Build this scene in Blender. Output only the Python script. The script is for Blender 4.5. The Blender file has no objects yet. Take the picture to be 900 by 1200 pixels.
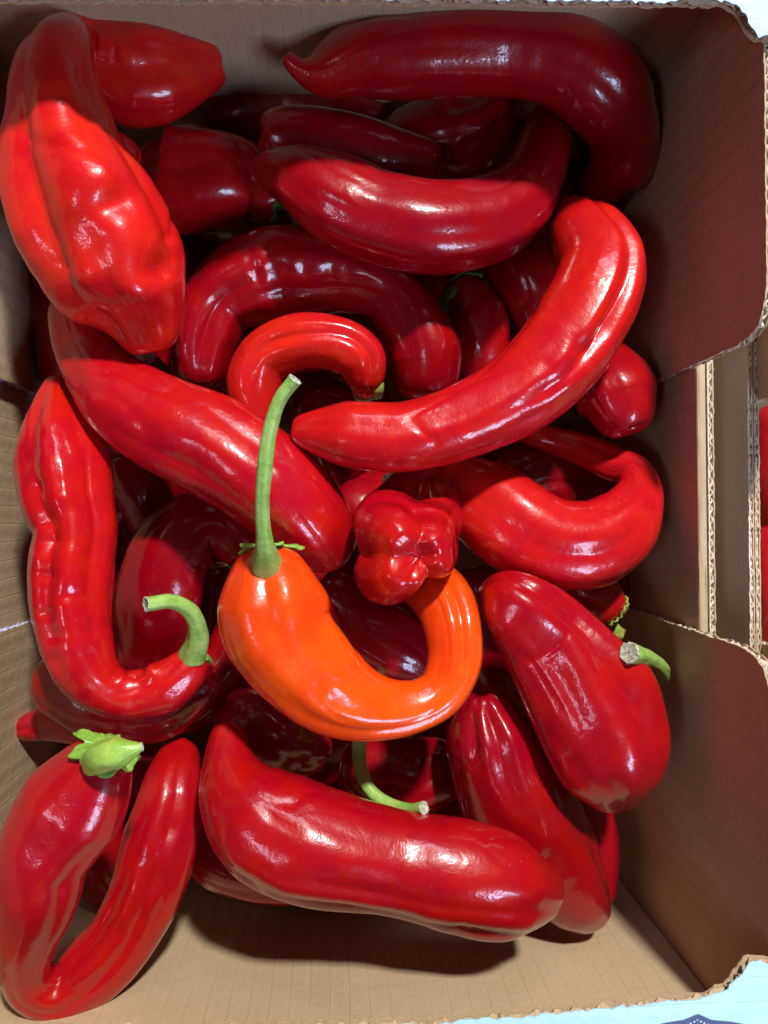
import bpy, bmesh, math, random
import numpy as np
from mathutils import Vector
R = math.radians
sc = bpy.context.scene
col = sc.collection

# ------------------------------------------------------------------ camera
CAM = Vector((0, 0, .46))
fw = Vector((math.sin(.0578), math.sin(.0069), -math.cos(.0578))).normalized()
cd = bpy.data.cameras.new("camera"); cam = bpy.data.objects.new("camera", cd); col.objects.link(cam)
rt = fw.cross(Vector((0, 1, 0))).normalized(); up = rt.cross(fw)
from mathutils import Matrix
cam.matrix_world = Matrix(((rt.x, up.x, -fw.x, 0), (rt.y, up.y, -fw.y, 0), (rt.z, up.z, -fw.z, .46), (0, 0, 0, 1)))
cd.sensor_fit = 'VERTICAL'; cd.sensor_height = 36; cd.lens = 27; cd.clip_start = .01; cd.clip_end = 50
sc.camera = cam

# ------------------------------------------------------------------ light
w = bpy.data.worlds.new("World"); sc.world = w; w.use_nodes = True
bg = w.node_tree.nodes["Background"]; bg.inputs[0].default_value = (.80, .62, 1, 1); bg.inputs[1].default_value = .030
def lamp(name, d, dist, sx, sy, power, color):
    l = bpy.data.lights.new(name, 'AREA'); l.shape = 'RECTANGLE'; l.size = sx; l.size_y = sy; l.energy = power; l.color = color
    o = bpy.data.objects.new(name, l); col.objects.link(o)
    v = Vector(d).normalized() * dist; o.location = v + Vector((0, 0, .15))
    o.rotation_euler = v.to_track_quat('Z', 'Y').to_euler()
    return o
def pane_lamps(name, d, dist, nx, ny, sx, sy, gap, power, color):
    v = Vector(d).normalized(); q = v.to_track_quat('Z', 'Y'); ax = q @ Vector((1, 0, 0)); ay = q @ Vector((0, 1, 0))
    for i in range(nx):
        for j in range(ny):
            l = lamp(name, d, dist, sx, sy, power / (nx * ny), color)
            l.location += ax * (i - (nx - 1) / 2) * (sx + gap) + ay * (j - (ny - 1) / 2) * (sy + gap)
lamp('key_lamp', (.26, .85, 1), 1.6, .10, .10, 37, (1, .96, .90))
pane_lamps('shop_window_lamp', (.56, -.63, .70), 1.7, 2, 2, .20, .26, .07, 16, (.58, .70, 1))
pane_lamps('back_ceiling_lamp', (.05, .95, .62), 1.8, 3, 1, .16, .30, .07, 3.4, (.72, .8, 1))
pane_lamps('wall_fill_lamp', (-.60, -.30, 1), 1.9, 2, 1, .24, .20, .08, 3.2, (.86, .76, 1))  # unseen fill panes, set to the left to brighten the right wall
sc.view_settings.view_transform = 'Standard'; sc.view_settings.look = 'None'; sc.view_settings.exposure = 0; sc.view_settings.gamma = 1
sc.render.engine = 'CYCLES'
sc.cycles.max_bounces = 8; sc.cycles.diffuse_bounces = 5

# ------------------------------------------------------------------ helpers
def tag(o, label=None, cat=None, group=None, kind=None):
    for k, v in (('label', label), ('category', cat), ('group', group), ('kind', kind)):
        if v: o[k] = v
    return o
def empty(name, loc):
    o = bpy.data.objects.new(name, None); o.empty_display_size = .02; col.objects.link(o); o.location = loc; return o
def link(name, me, mat, parent=None, smooth=False, loc=(0, 0, 0)):
    o = bpy.data.objects.new(name, me); col.objects.link(o)
    if mat: me.materials.append(mat)
    if parent: o.parent = parent
    o.location = loc
    if smooth: me.polygons.foreach_set('use_smooth', np.ones(len(me.polygons), bool))
    return o
def grid_mesh(name, G, closed=True):
    """G: (nu, nv, 3) grid, closed round v"""
    nu, nv, _ = G.shape
    me = bpy.data.meshes.new(name)
    I = np.arange(nu * nv).reshape(nu, nv)
    A = I[:-1]; B = I[1:]
    if closed: q = np.stack([A, np.roll(A, -1, 1), np.roll(B, -1, 1), B], -1).reshape(-1, 4)
    else: q = np.stack([A[:, :-1], A[:, 1:], B[:, 1:], B[:, :-1]], -1).reshape(-1, 4)
    me.vertices.add(nu * nv); me.vertices.foreach_set('co', G.reshape(-1).astype(np.float32))
    me.loops.add(q.size); me.loops.foreach_set('vertex_index', q.reshape(-1).astype(np.int32))
    me.polygons.add(len(q)); me.polygons.foreach_set('loop_start', (np.arange(len(q)) * 4).astype(np.int32))
    me.polygons.foreach_set('loop_total', np.full(len(q), 4, np.int32))
    me.update(); me.validate()
    return me
def vnoise(P, seed=0):
    P = np.asarray(P, float) + seed * 17.31
    i = np.floor(P).astype(np.int64); f = P - i; f = f * f * (3 - 2 * f)
    def h(a, b, c):
        n = (a * 73856093) ^ (b * 19349663) ^ (c * 83492791); n = (n ^ (n >> 13)) * 1274126177 & 0x7fffffff
        return ((n ^ (n >> 16)) & 0xffff) / 32767.5 - 1
    r = 0
    for dx in (0, 1):
        for dy in (0, 1):
            for dz in (0, 1):
                ww = (f[..., 0] if dx else 1 - f[..., 0]) * (f[..., 1] if dy else 1 - f[..., 1]) * (f[..., 2] if dz else 1 - f[..., 2])
                r = r + ww * h(i[..., 0] + dx, i[..., 1] + dy, i[..., 2] + dz)
    return r
def spline(P, n):
    """Catmull-Rom through rows of P, resampled evenly by arc length -> (n, k)"""
    P = np.array(P, float); Q = np.vstack([2 * P[0] - P[1], P, 2 * P[-1] - P[-2]])
    out = []
    for i in range(1, len(Q) - 2):
        t = np.linspace(0, 1, 30, endpoint=False)[:, None]
        a, b, c, d = Q[i - 1], Q[i], Q[i + 1], Q[i + 2]
        out.append(.5 * (2 * b + (c - a) * t + (2 * a - 5 * b + 4 * c - d) * t ** 2 + (3 * b - a - 3 * c + d) * t ** 3))
    out.append(P[-1:]); D = np.vstack(out)
    for _ in range(6): D[1:-1] = D[1:-1] * .5 + (D[:-2] + D[2:]) * .25
    s = np.concatenate([[0], np.cumsum(np.linalg.norm(np.diff(D[:, :3], axis=0), axis=1))])
    u = np.linspace(0, s[-1], n)
    return np.stack([np.interp(u, s, D[:, k]) for k in range(D.shape[1])], 1), s[-1]
def frames(C, pt=False):
    T = np.gradient(C, axis=0); T /= np.linalg.norm(T, axis=1)[:, None]
    for _ in range(10): T[1:-1] = (T[:-2] + T[1:-1] * 2 + T[2:]); T /= np.linalg.norm(T, axis=1)[:, None]
    if not pt:
        U = np.array([0, 0, 1.]) - T * T[:, 2:3]
        U /= np.linalg.norm(U, axis=1)[:, None]
    else:
        U = np.zeros_like(T); u = np.array([0, 1., 0]); 
        for i in range(len(T)):
            u = u - T[i] * (u @ T[i]); u /= np.linalg.norm(u); U[i] = u
    return T, U, np.cross(T, U)

# ------------------------------------------------------------------ materials
def nmat(name):
    m = bpy.data.materials.new(name); m.use_nodes = True; nt = m.node_tree; nt.nodes.clear()
    out = nt.nodes.new('ShaderNodeOutputMaterial'); b = nt.nodes.new('ShaderNodeBsdfPrincipled'); nt.links.new(b.outputs[0], out.inputs[0])
    return m, nt, b
def N(nt, t, **kw):
    n = nt.nodes.new(t)
    for k, v in kw.items():
        if k.startswith('i_'):
            key = k[2:]; n.inputs[int(key) if key.isdigit() else key.replace('_', ' ')].default_value = v
        else: setattr(n, k, v)
    return n
def ramp(nt, src, stops, interp='LINEAR'):
    r = nt.nodes.new('ShaderNodeValToRGB'); r.color_ramp.interpolation = interp
    while len(r.color_ramp.elements) < len(stops): r.color_ramp.elements.new(.5)
    for e, (p, c) in zip(r.color_ramp.elements, stops): e.position = p; e.color = (c, c, c, 1) if isinstance(c, (int, float)) else (*c, 1)
    nt.links.new(src, r.inputs[0]); return r
def noise(nt, co, scale, detail=3, rough=.5, dist=0):
    n = N(nt, 'ShaderNodeTexNoise', i_Scale=scale, i_Detail=detail, i_Roughness=rough, i_Distortion=dist)
    nt.links.new(co, n.inputs['Vector']); return n.outputs['Fac']
def mixc(nt, fac, a, b, mode='MIX'):
    m = N(nt, 'ShaderNodeMix', data_type='RGBA', blend_type=mode)
    for sock, v in ((m.inputs[0], fac), (m.inputs[6], a), (m.inputs[7], b)):
        if hasattr(v, 'is_output'): nt.links.new(v, sock)
        elif isinstance(v, (int, float)): sock.default_value = v
        else: sock.default_value = (*v[:3], 1)
    return m.outputs[2]
def math_(nt, op, a, b=0):
    m = N(nt, 'ShaderNodeMath', operation=op)
    for s, v in ((m.inputs[0], a), (m.inputs[1], b)):
        if hasattr(v, 'is_output'): nt.links.new(v, s)
        else: s.default_value = v
    return m.outputs[0]

def skin_material():
    m, nt, b = nmat('pepper_skin')
    tc = N(nt, 'ShaderNodeTexCoord'); oi = N(nt, 'ShaderNodeObjectInfo'); co = tc.outputs['Object']
    va = N(nt, 'ShaderNodeVectorMath', operation='ADD'); nt.links.new(co, va.inputs[0]); 
    sm = N(nt, 'ShaderNodeVectorMath', operation='SCALE'); sm.inputs[3].default_value = 5.
    cb = N(nt, 'ShaderNodeCombineXYZ')
    for i in range(3): nt.links.new(oi.outputs['Random'], cb.inputs[i])
    nt.links.new(cb.outputs[0], sm.inputs[0]); nt.links.new(sm.outputs[0], va.inputs[1]); co = va.outputs[0]
    base = oi.outputs['Color']
    # ripeness patches: warmer and deeper areas of pigment
    hs = N(nt, 'ShaderNodeHueSaturation', i_Hue=.5035, i_Saturation=1., i_Value=1.07); nt.links.new(base, hs.inputs['Color'])
    hd = N(nt, 'ShaderNodeHueSaturation', i_Hue=.497, i_Saturation=1., i_Value=.87); nt.links.new(base, hd.inputs['Color'])
    n1 = ramp(nt, noise(nt, co, 22, 3, .5, .4), [(.38, 0.), (.68, 1.)])
    c = mixc(nt, n1.outputs[0], hd.outputs[0], hs.outputs[0])
    n2 = ramp(nt, noise(nt, co, 90, 4, .6), [(.42, 0.), (.62, 1.)])
    c2 = mixc(nt, .45, c, mixc(nt, n2.outputs[0], hd.outputs[0], hs.outputs[0]))
    # fine pale flecks in the skin
    v = N(nt, 'ShaderNodeTexVoronoi', i_Scale=420.); nt.links.new(co, v.inputs['Vector'])
    fl = ramp(nt, v.outputs['Distance'], [(.045, 1.), (.11, 0.)])
    vr = ramp(nt, v.outputs['Color'], [(.80, 0.), (.86, 1.)])
    ff = math_(nt, 'MULTIPLY', math_(nt, 'MULTIPLY', fl.outputs[0], vr.outputs[0]), .6)
    c3 = mixc(nt, ff, c2, (.75, .22, .16))
    # rare tan scars
    sn = ramp(nt, noise(nt, co, 130, 4, .6, .5), [(.80, 0.), (.84, 1.)])
    c4 = mixc(nt, math_(nt, 'MULTIPLY', sn.outputs[0], .35), c3, (.42, .16, .05))
    at = N(nt, 'ShaderNodeAttribute', attribute_name='ripeness'); c4 = mixc(nt, at.outputs['Fac'], c4, (.70, .016, .003))
    nt.links.new(c4, b.inputs['Base Color'])
    # roughness
    rn = ramp(nt, noise(nt, co, 55, 4, .6), [(.3, .24), (.75, .36)])
    nt.links.new(rn.outputs[0], b.inputs['Roughness'])
    cr = ramp(nt, noise(nt, co, 38, 5, .65, .6), [(.42, .02), (.62, .05), (.78, .15)]); nt.links.new(cr.outputs[0], b.inputs['Coat Roughness'])
    b.inputs['Specular IOR Level'].default_value = .32
    b.inputs['Coat Weight'].default_value = .9; b.inputs['Coat Roughness'].default_value = .04; b.inputs['Coat IOR'].default_value = 1.45
    # relief: faint waviness, fine waxy grain, flecks
    bp = N(nt, 'ShaderNodeBump', i_Strength=.26, i_Distance=.0012); nt.links.new(noise(nt, co, 150, 4, .6, .3), bp.inputs['Height'])
    bp2 = N(nt, 'ShaderNodeBump', i_Strength=.10, i_Distance=.0003); nt.links.new(noise(nt, co, 900, 3, .6), bp2.inputs['Height']); nt.links.new(bp.outputs[0], bp2.inputs['Normal'])
    bp3 = N(nt, 'ShaderNodeBump', i_Strength=.5, i_Distance=.00025); nt.links.new(math_(nt, 'MULTIPLY', fl.outputs[0], vr.outputs[0]), bp3.inputs['Height']); nt.links.new(bp2.outputs[0], bp3.inputs['Normal'])
    nt.links.new(bp3.outputs[0], b.inputs['Normal']); nt.links.new(bp2.outputs[0], b.inputs['Coat Normal'])
    return m
def green_material(name, c1, c2, rough=.42):
    m, nt, b = nmat(name); tc = N(nt, 'ShaderNodeTexCoord'); co = tc.outputs['Object']
    mp = N(nt, 'ShaderNodeMapping'); mp.inputs['Scale'].default_value = (1, 1, .35); nt.links.new(co, mp.inputs[0])
    n1 = ramp(nt, noise(nt, mp.outputs[0], 160, 4, .6), [(.35, c1), (.68, c2)])
    n2 = ramp(nt, noise(nt, co, 900, 3, .6), [(.55, 0.), (.72, 1.)])
    c = mixc(nt, math_(nt, 'MULTIPLY', n2.outputs[0], .3), n1.outputs[0], (.62, .66, .30))
    nt.links.new(c, b.inputs['Base Color']); b.inputs['Roughness'].default_value = rough
    b.inputs['Subsurface Weight'].default_value = .15; b.inputs['Subsurface Radius'].default_value = (.4, 1, .15); b.inputs['Subsurface Scale'].default_value = .002
    bp = N(nt, 'ShaderNodeBump', i_Strength=.5, i_Distance=.0006); nt.links.new(noise(nt, mp.outputs[0], 520, 4, .6), bp.inputs['Height']); nt.links.new(bp.outputs[0], b.inputs['Normal'])
    return m
def cut_material():
    m, nt, b = nmat('cut_stem_pith'); tc = N(nt, 'ShaderNodeTexCoord')
    n1 = ramp(nt, noise(nt, tc.outputs['Object'], 700, 4, .7), [(.3, (.13, .11, .06)), (.48, (.46, .47, .34)), (.7, (.74, .78, .64))])
    nt.links.new(n1.outputs[0], b.inputs['Base Color']); b.inputs['Roughness'].default_value = .8
    bp = N(nt, 'ShaderNodeBump', i_Strength=1., i_Distance=.001); nt.links.new(noise(nt, tc.outputs['Object'], 600, 4, .7), bp.inputs['Height']); nt.links.new(bp.outputs[0], b.inputs['Normal'])
    return m
def board_material(name, c1, c2, flute_axis=None, line=.35, rough=.85, print_=False):
    """paper liner; faint washboard lines of the flutes underneath along the panel's own axis"""
    m, nt, b = nmat(name); tc = N(nt, 'ShaderNodeTexCoord'); co = tc.outputs['Object']
    n1 = ramp(nt, noise(nt, co, 12, 4, .6), [(.3, c1), (.7, c2)])
    c = n1.outputs[0]
    fb = noise(nt, co, 1400, 3, .7)
    fr = ramp(nt, fb, [(.35, 0.), (.65, 1.)])
    c = mixc(nt, math_(nt, 'MULTIPLY', fr.outputs[0], .10 if print_ else .28), c, tuple(x * (.93 if print_ else .62) for x in c1))
    sp = ramp(nt, noise(nt, co, 420, 2, .5), [(.70, 0.), (.74, 1.)])
    c = mixc(nt, math_(nt, 'MULTIPLY', sp.outputs[0], .12 if print_ else .45), c, tuple(x * .45 for x in c1))
    if not print_:
        st = ramp(nt, noise(nt, co, 18, 6, .7, .8), [(.56, 0.), (.72, 1.)])
        c = mixc(nt, math_(nt, 'MULTIPLY', st.outputs[0], .22), c, tuple(x * .6 for x in c1))
        sf = ramp(nt, noise(nt, co, 70, 5, .75, 2.), [(.62, 0.), (.66, 1.)])
        c = mixc(nt, math_(nt, 'MULTIPLY', sf.outputs[0], .16), c, tuple(min(1, x * 1.35) for x in c2))
    hgt = noise(nt, co, 260, 3, .5)
    if flute_axis is not None:
        sx = N(nt, 'ShaderNodeSeparateXYZ'); nt.links.new(co, sx.inputs[0])
        wob = math_(nt, 'MULTIPLY', noise(nt, co, 14, 2, .5), .004)
        u = math_(nt, 'ADD', sx.outputs[flute_axis], wob)
        fr_ = math_(nt, 'FRACT', math_(nt, 'MULTIPLY', u, 1 / .0079))
        ln = ramp(nt, fr_, [(.0, 0.), (.44, 0.), (.5, 1.), (.56, 0.), (1., 0.)])
        amp = ramp(nt, noise(nt, co, 35, 3, .6), [(.3, .15), (.7, 1.)])
        l = math_(nt, 'MULTIPLY', ln.outputs[0], amp.outputs[0])
        c = mixc(nt, math_(nt, 'MULTIPLY', l, line), c, tuple(x * .42 for x in c1))
        sw = math_(nt, 'SINE', math_(nt, 'MULTIPLY', u, 2 * math.pi / .0079))
        hgt = math_(nt, 'ADD', math_(nt, 'MULTIPLY', sw, .25), math_(nt, 'SUBTRACT', hgt, math_(nt, 'MULTIPLY', l, .5)))
    nt.links.new(c, b.inputs['Base Color']); b.inputs['Roughness'].default_value = rough
    b.inputs['Specular IOR Level'].default_value = .25 if not print_ else .4
    bp = N(nt, 'ShaderNodeBump', i_Strength=.35, i_Distance=.0008); nt.links.new(hgt, bp.inputs['Height']); nt.links.new(bp.outputs[0], b.inputs['Normal'])
    return m
M = dict(skin=skin_material(), green=green_material('green_stem', (.21, .42, .06), (.40, .60, .16)),
         dark=green_material('dark_green_stem', (.05, .12, .03), (.10, .20, .05)), yellow=green_material('pale_green_stem', (.22, .30, .04), (.42, .46, .12)),
         lime=green_material('lime_stem', (.24, .46, .05), (.42, .62, .12), .35), leaf=green_material('green_calyx', (.14, .34, .03), (.36, .58, .10), .35), cut=cut_material(),
         kx=board_material('kraft_liner_flutes_x', (.50, .36, .215), (.58, .43, .27), 0),
         ky=board_material('kraft_liner_flutes_y', (.50, .36, .215), (.58, .43, .27), 1, .28),
         kraft=board_material('kraft_flute', (.46, .33, .20), (.60, .46, .30)),
         pale=board_material('pale_torn_liner', (.66, .58, .46), (.78, .70, .56)),
         blue=board_material('blue_printed_liner', (.42, .70, .86), (.50, .76, .90), 1, .10, .5, True),
         bluelip=board_material('blue_white_liner', (.45, .52, .80), (.62, .68, .9), None, 0, .6, True),
         navy=board_material('navy_print', (.035, .06, .16), (.05, .08, .20), None, 0, .5, True),
         white=board_material('white_print', (.62, .72, .85), (.7, .8, .9), None, 0, .5, True))

# ------------------------------------------------------------------ the ground under the crates
me = bpy.data.meshes.new('ground'); S = 12
me.from_pydata([(-S, -S, -.012), (S, -S, -.012), (S, S, -.012), (-S, S, -.012)], [], [(0, 1, 2, 3)])
gm, gnt, gb = nmat('shop_floor'); gtc = N(gnt, 'ShaderNodeTexCoord')
gr = ramp(gnt, noise(gnt, gtc.outputs['Object'], 6, 5, .6), [(.3, (.10, .095, .09)), (.7, (.17, .165, .155))]); gnt.links.new(gr.outputs[0], gb.inputs['Base Color']); gb.inputs['Roughness'].default_value = .7
tag(link('ground', me, gm), kind='structure')

# ------------------------------------------------------------------ corrugated board
rng = np.random.default_rng(4)
def dense(poly, step, jit, skip=None):
    out = []
    for i, a in enumerate(poly):
        b = poly[(i + 1) % len(poly)]; a = np.array(a, float); b = np.array(b, float); L = np.linalg.norm(b - a); k = max(1, int(L / step))
        n = np.array([-(b - a)[1], (b - a)[0]]) / max(L, 1e-9)
        for t in range(k):
            p = a + (b - a) * t / k
            if (skip is None or i in skip): p = p + n * (vnoise(np.array([[p[0] * 520, p[1] * 520, jit * 1e4]]))[0] * jit + vnoise(np.array([[p[0] * 1500, p[1] * 1500, 3.]]))[0] * jit * .6)
            out.append(p)
    return out
def slab_mesh(name, poly, w0, w1, fr):
    O, A, B, Cn = fr
    V = [O + A * p[0] + B * p[1] + Cn * w0 for p in poly] + [O + A * p[0] + B * p[1] + Cn * w1 for p in poly]
    n = len(poly); F = [tuple(range(n))[::-1], tuple(range(n, 2 * n))] + [(i, (i + 1) % n, n + (i + 1) % n, n + i) for i in range(n)]
    me = bpy.data.meshes.new(name); me.from_pydata([tuple(v) for v in V], [], F)
    bm = bmesh.new(); bm.from_mesh(me); bmesh.ops.triangulate(bm, faces=[f for f in bm.faces if len(f.verts) > 4]); bmesh.ops.recalc_face_normals(bm, faces=bm.faces); bm.to_mesh(me); bm.free()
    return me
def board(name, parent, poly, fr, thick, mat_in, mat_out, cut_edges, jit=.00045, label=None, flute_mat=None, depth=.006, pitch=.0066):
    """poly in the panel's plane; fr = origin, axis a, axis b, normal (out of the box interior). Liner + liner, wavy flute ribbon along the cut edges"""
    O, A, B, Cn = [np.array(v, float) for v in fr]
    t = .00055
    pin = dense(poly, .0012, jit, cut_edges); pout = dense(poly, .0012, jit * 1.3, cut_edges)
    a = link(name, slab_mesh(name, pin, 0, t, (O, A, B, Cn)), mat_in, parent)
    if label: a['label'] = label
    link('outer_liner', slab_mesh('outer_liner', pout, thick - t, thick, (O, A, B, Cn)), mat_out, a)
    V = []; F = []
    ctr = np.mean(np.array(poly), 0)
    for e in cut_edges:
        p = np.array(poly[e], float); q = np.array(poly[(e + 1) % len(poly)], float); L = np.linalg.norm(q - p); d = (q - p) / L
        nn = np.array([-d[1], d[0]])
        # inward side
        if area2(poly) < 0: nn = -nn
        k = max(3, int(L / .0004)); b0 = len(V)
        for i in range(k + 1):
            s = L * i / k; ph = s / pitch * 2 * math.pi + vnoise(np.array([[s * 90, e * 5., 1.]]))[0] * 3.2
            h = thick / 2 + (thick / 2 - t - .0001) * math.tanh(1.6 * math.sin(ph)) / .93 * (.72 + .28 * vnoise(np.array([[s * 260, e * 3., 4.]]))[0])
            je = vnoise(np.array([[s * 700, e * 3., 7.]]))[0] * .0007
            p0 = p + d * s + nn * (.0002 + je); p1 = p + d * s + nn * depth
            for pp in (p0, p1):
                V.append(tuple(O + A * pp[0] + B * pp[1] + Cn * (h)))
        for i in range(k): F.append((b0 + 2 * i, b0 + 2 * i + 2, b0 + 2 * i + 3, b0 + 2 * i + 1))
    if V:
        mf = bpy.data.meshes.new('flute'); mf.from_pydata(V, [], F)
        f = link('flute', mf, flute_mat or M['kraft'], a, True)
        md = f.modifiers.new('paper', 'SOLIDIFY'); md.thickness = .0004; md.offset = 0
    return a
def area2(P):
    P = np.array(P); x, y = P[:, 0], P[:, 1]; return np.sum(x * np.roll(y, -1) - np.roll(x, -1) * y)

ROT = .0086; OFF = np.array([.0001, .0039]); W = .1439; L = .1965; ZT = .2101; ZL = .151; N1 = .0571; N2 = -.0518; LED = .0313
def bx(x, y):
    c, s = math.cos(ROT), math.sin(ROT); return (OFF[0] + c * x - s * y, OFF[1] + s * x + c * y)
box = empty('cardboard_box', (*bx(0, 0), 0)); box.rotation_euler.z = ROT
tag(box, 'open brown cardboard produce box with pale blue printed ledges, full of red peppers', 'box')
X, Y, Z = np.eye(3)
# notched high side panels; polygon axes: a = y, b = z
def notched(side):
    # outline of one high side panel, cut low in the middle
    pts = [(-L, .001), (L, .001), (L, ZT)]
    pts += [(N1 + .017, ZT), (N1 + .009, ZT - .002), (N1 + .0035, ZT - .006), (N1 + .001, ZT - .012), (N1, ZT - .02), (N1 - .001, .03)]
    pts += [(N2 + .001, .03), (N2, ZT - .02), (N2 - .0015, ZT - .011), (N2 - .005, ZT - .005), (N2 - .011, ZT - .0015), (N2 - .02, ZT), (-L, ZT)]
    return pts
T_ = .0034
PN = notched(1)
board('notched_side_panel', box, PN, ((W, 0, 0), Y, Z, X), T_, M['ky'], M['ky'], list(range(2, 15)), flute_mat=M['pale'], pitch=.005)
board('notched_side_panel', box, PN, ((-W, 0, 0), Y, Z, -X), T_, M['ky'], M['bluelip'], list(range(2, 15)), flute_mat=M['bluelip'], pitch=.005)
for s in (1, -1):   # low outer side wall: folded-over cream board + a raw cut board behind it
    x0 = W + T_ + .0006
    lp = [(-L, 0), (L, 0), (L, ZL), (-L, ZL)]
    board('low_side_wall', box, lp, ((s * x0, 0, 0), Y, Z, s * X), .0033, M['ky'], M['ky'], [], jit=0)
    G = []
    for y in np.linspace(-L, L, 260):   # rounded fold on top
        row = []
        for k in range(9):
            a = math.pi * k / 8; j = vnoise(np.array([[y * 120, k * .4, 2.]]))[0] * .0003 - .0012 * max(0, vnoise(np.array([[y * 70, 1., 9.]]))[0] - .55)
            row.append((s * (x0 + .00165 - math.cos(a) * .00185), y, ZL - .0008 + math.sin(a) * .0013 + j))
        G.append(row)
    link('folded_rim', grid_mesh('folded_rim', np.array(G), False), M['kraft'], box, True)
    board('outer_side_wall', box, lp, ((s * (x0 + .0042), 0, 0), Y, Z, s * X), .0026, M['pale'], M['ky'], [2], flute_mat=M['pale'], pitch=.0045, depth=.004)
# end walls (front and back)
ep = [(-W + .0005, .0012), (W - .0005, .0012), (W - .0005, ZT), (-W + .0005, ZT)]
board('front_wall', box, ep, ((0, -L + .0036, 0), X, Z, -Y), .0034, M['kx'], M['kx'], [], jit=0)
board('back_wall', box, ep, ((0, L - .0036, 0), X, Z, Y), .0034, M['kx'], M['kx'], [], jit=0)
bp_ = [(-W, -L), (W, -L), (W, L), (-W, L)]
board('bottom_panel', box, bp_, ((0, 0, -.004), X, Y, Z), .0034, M['kx'], M['kx'], [], jit=0)
# top ledges, outlines measured in box plan coordinates
def ledge(name, pts, front):
    y_out = -(L + .012) if front else (L + .012)
    P = list(pts) + ([(W + .006, y_out), (-W - .006, y_out)] if front else [(-W - .006, y_out), (W + .006, y_out)])
    n = len(P)
    # frame: origin at underside, normal +Z (outer = printed top)
    return board(name, box, P, ((0, 0, ZT + .0004), X, Y, Z), .0038, M['kx'], M['blue'], [i for i in range(n - 3)], jit=.0006, pitch=.0072, depth=.007)
LEDGE_F = [(-0.12366, -0.16133), (-0.02819, -0.1655), (0.02676, -0.16667), (0.0661, -0.16486), (0.10907, -0.16287), (0.11951, -0.16193), (0.12536, -0.15964), (0.12948, -0.15587), (0.13186, -0.15257), (0.13422, -0.15069), (0.14857, -0.15271)]
LEDGE_B = [(0.15238, 0.1549), (0.14023, 0.15429), (0.13789, 0.15623), (0.13617, 0.16021), (0.13326, 0.16358), (0.12829, 0.16573), (0.09822, 0.16483), (0.02973, 0.16362), (-0.02575, 0.16251), (-0.12211, 0.1596)]
lf = ledge('front_ledge', LEDGE_F, True)
ledge('back_ledge', LEDGE_B, False)
# printed shield emblem on the front ledge, only its top shows
def flat_print(name, P, z, mat, parent):
    me = bpy.data.meshes.new(name); me.from_pydata([(x, y, z) for x, y in P], [], [tuple(range(len(P)))])
    bm = bmesh.new(); bm.from_mesh(me); bmesh.ops.triangulate(bm, faces=bm.faces); bmesh.ops.recalc_face_normals(bm, faces=bm.faces); bm.to_mesh(me); bm.free()
    return link(name, me, mat, parent)
EM = [(0.09591, -0.18022), (0.09975, -0.17031), (0.10466, -0.16942), (0.11045, -0.16884), (0.11539, -0.16709), (0.12001, -0.16928), (0.1264, -0.17013), (0.1328, -0.17156), (0.13647, -0.18219)]
zt = ZT + .0004 + .0038 + .00012
sh = flat_print('shield_print', EM, zt, M['navy'], lf)
E0 = np.array(EM[:9]); 
ds = []
for i in range(len(E0) - 1):
    a, b = E0[i], E0[i + 1]; Ls = np.linalg.norm(b - a); k = int(Ls / .0011)
    d = (b - a) / Ls; n = np.array([d[1], -d[0]])
    for j in range(k): ds.append((a + d * (j + .2) * Ls / k + n * .0016, d, n))
V = []; F = []
for p, d, n in ds:
    c = len(V)
    for (u, v) in ((0, 0), (.0006, 0), (.0006, .00045), (0, .00045)): q = p + d * u + n * v; V.append((q[0], q[1], zt + .00012))
    F.append((c, c + 1, c + 2, c + 3))
md_ = bpy.data.meshes.new('dotted_border_print'); md_.from_pydata(V, [], F); link('dotted_border_print', md_, M['white'], lf)

# ------------------------------------------------------------------ neighbouring crate (only its left side is in the photograph)
nb = empty('cardboard_box', (*bx(2 * W + .0335, 0), 0)); nb.rotation_euler.z = ROT
tag(nb, 'neighbouring cardboard crate of peppers touching the right edge of the photo', 'box')
def nby(side_x, P, th, mi, mo, cuts, name): return board(name, nb, P, ((side_x, 0, 0), Y, Z, -X), th, mi, mo, cuts, flute_mat=M['pale'], pitch=.0045, depth=.004)
NX = -W
NPN = [(y + (-.014 if y < .15 and y > -.15 and y > 0 else (-.006 if -.15 < y < 0 else 0)), z) for y, z in PN]
nby(NX, NPN, T_, M['ky'], M['ky'], list(range(2, 15)), 'notched_side_panel')
lp = [(-L, 0), (L, 0), (L, ZL), (-L, ZL)]
nby(NX - T_, lp, .0022, M['ky'], M['ky'], [2], 'low_side_wall')
nby(NX - T_ - .0026, lp, .0022, M['ky'], M['pale'], [2], 'outer_side_wall')
board('notched_side_panel', nb, PN, ((W, 0, 0), Y, Z, X), T_, M['ky'], M['ky'], list(range(2, 15)), flute_mat=M['pale'])
board('front_wall', nb, ep, ((0, -L + .0036, 0), X, Z, -Y), .0034, M['kx'], M['kx'], [], jit=0)
board('back_wall', nb, ep, ((0, L - .0036, 0), X, Z, Y), .0034, M['kx'], M['kx'], [], jit=0)
board('bottom_panel', nb, bp_, ((0, 0, -.004), X, Y, Z), .0034, M['kx'], M['kx'], [], jit=0)

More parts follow.
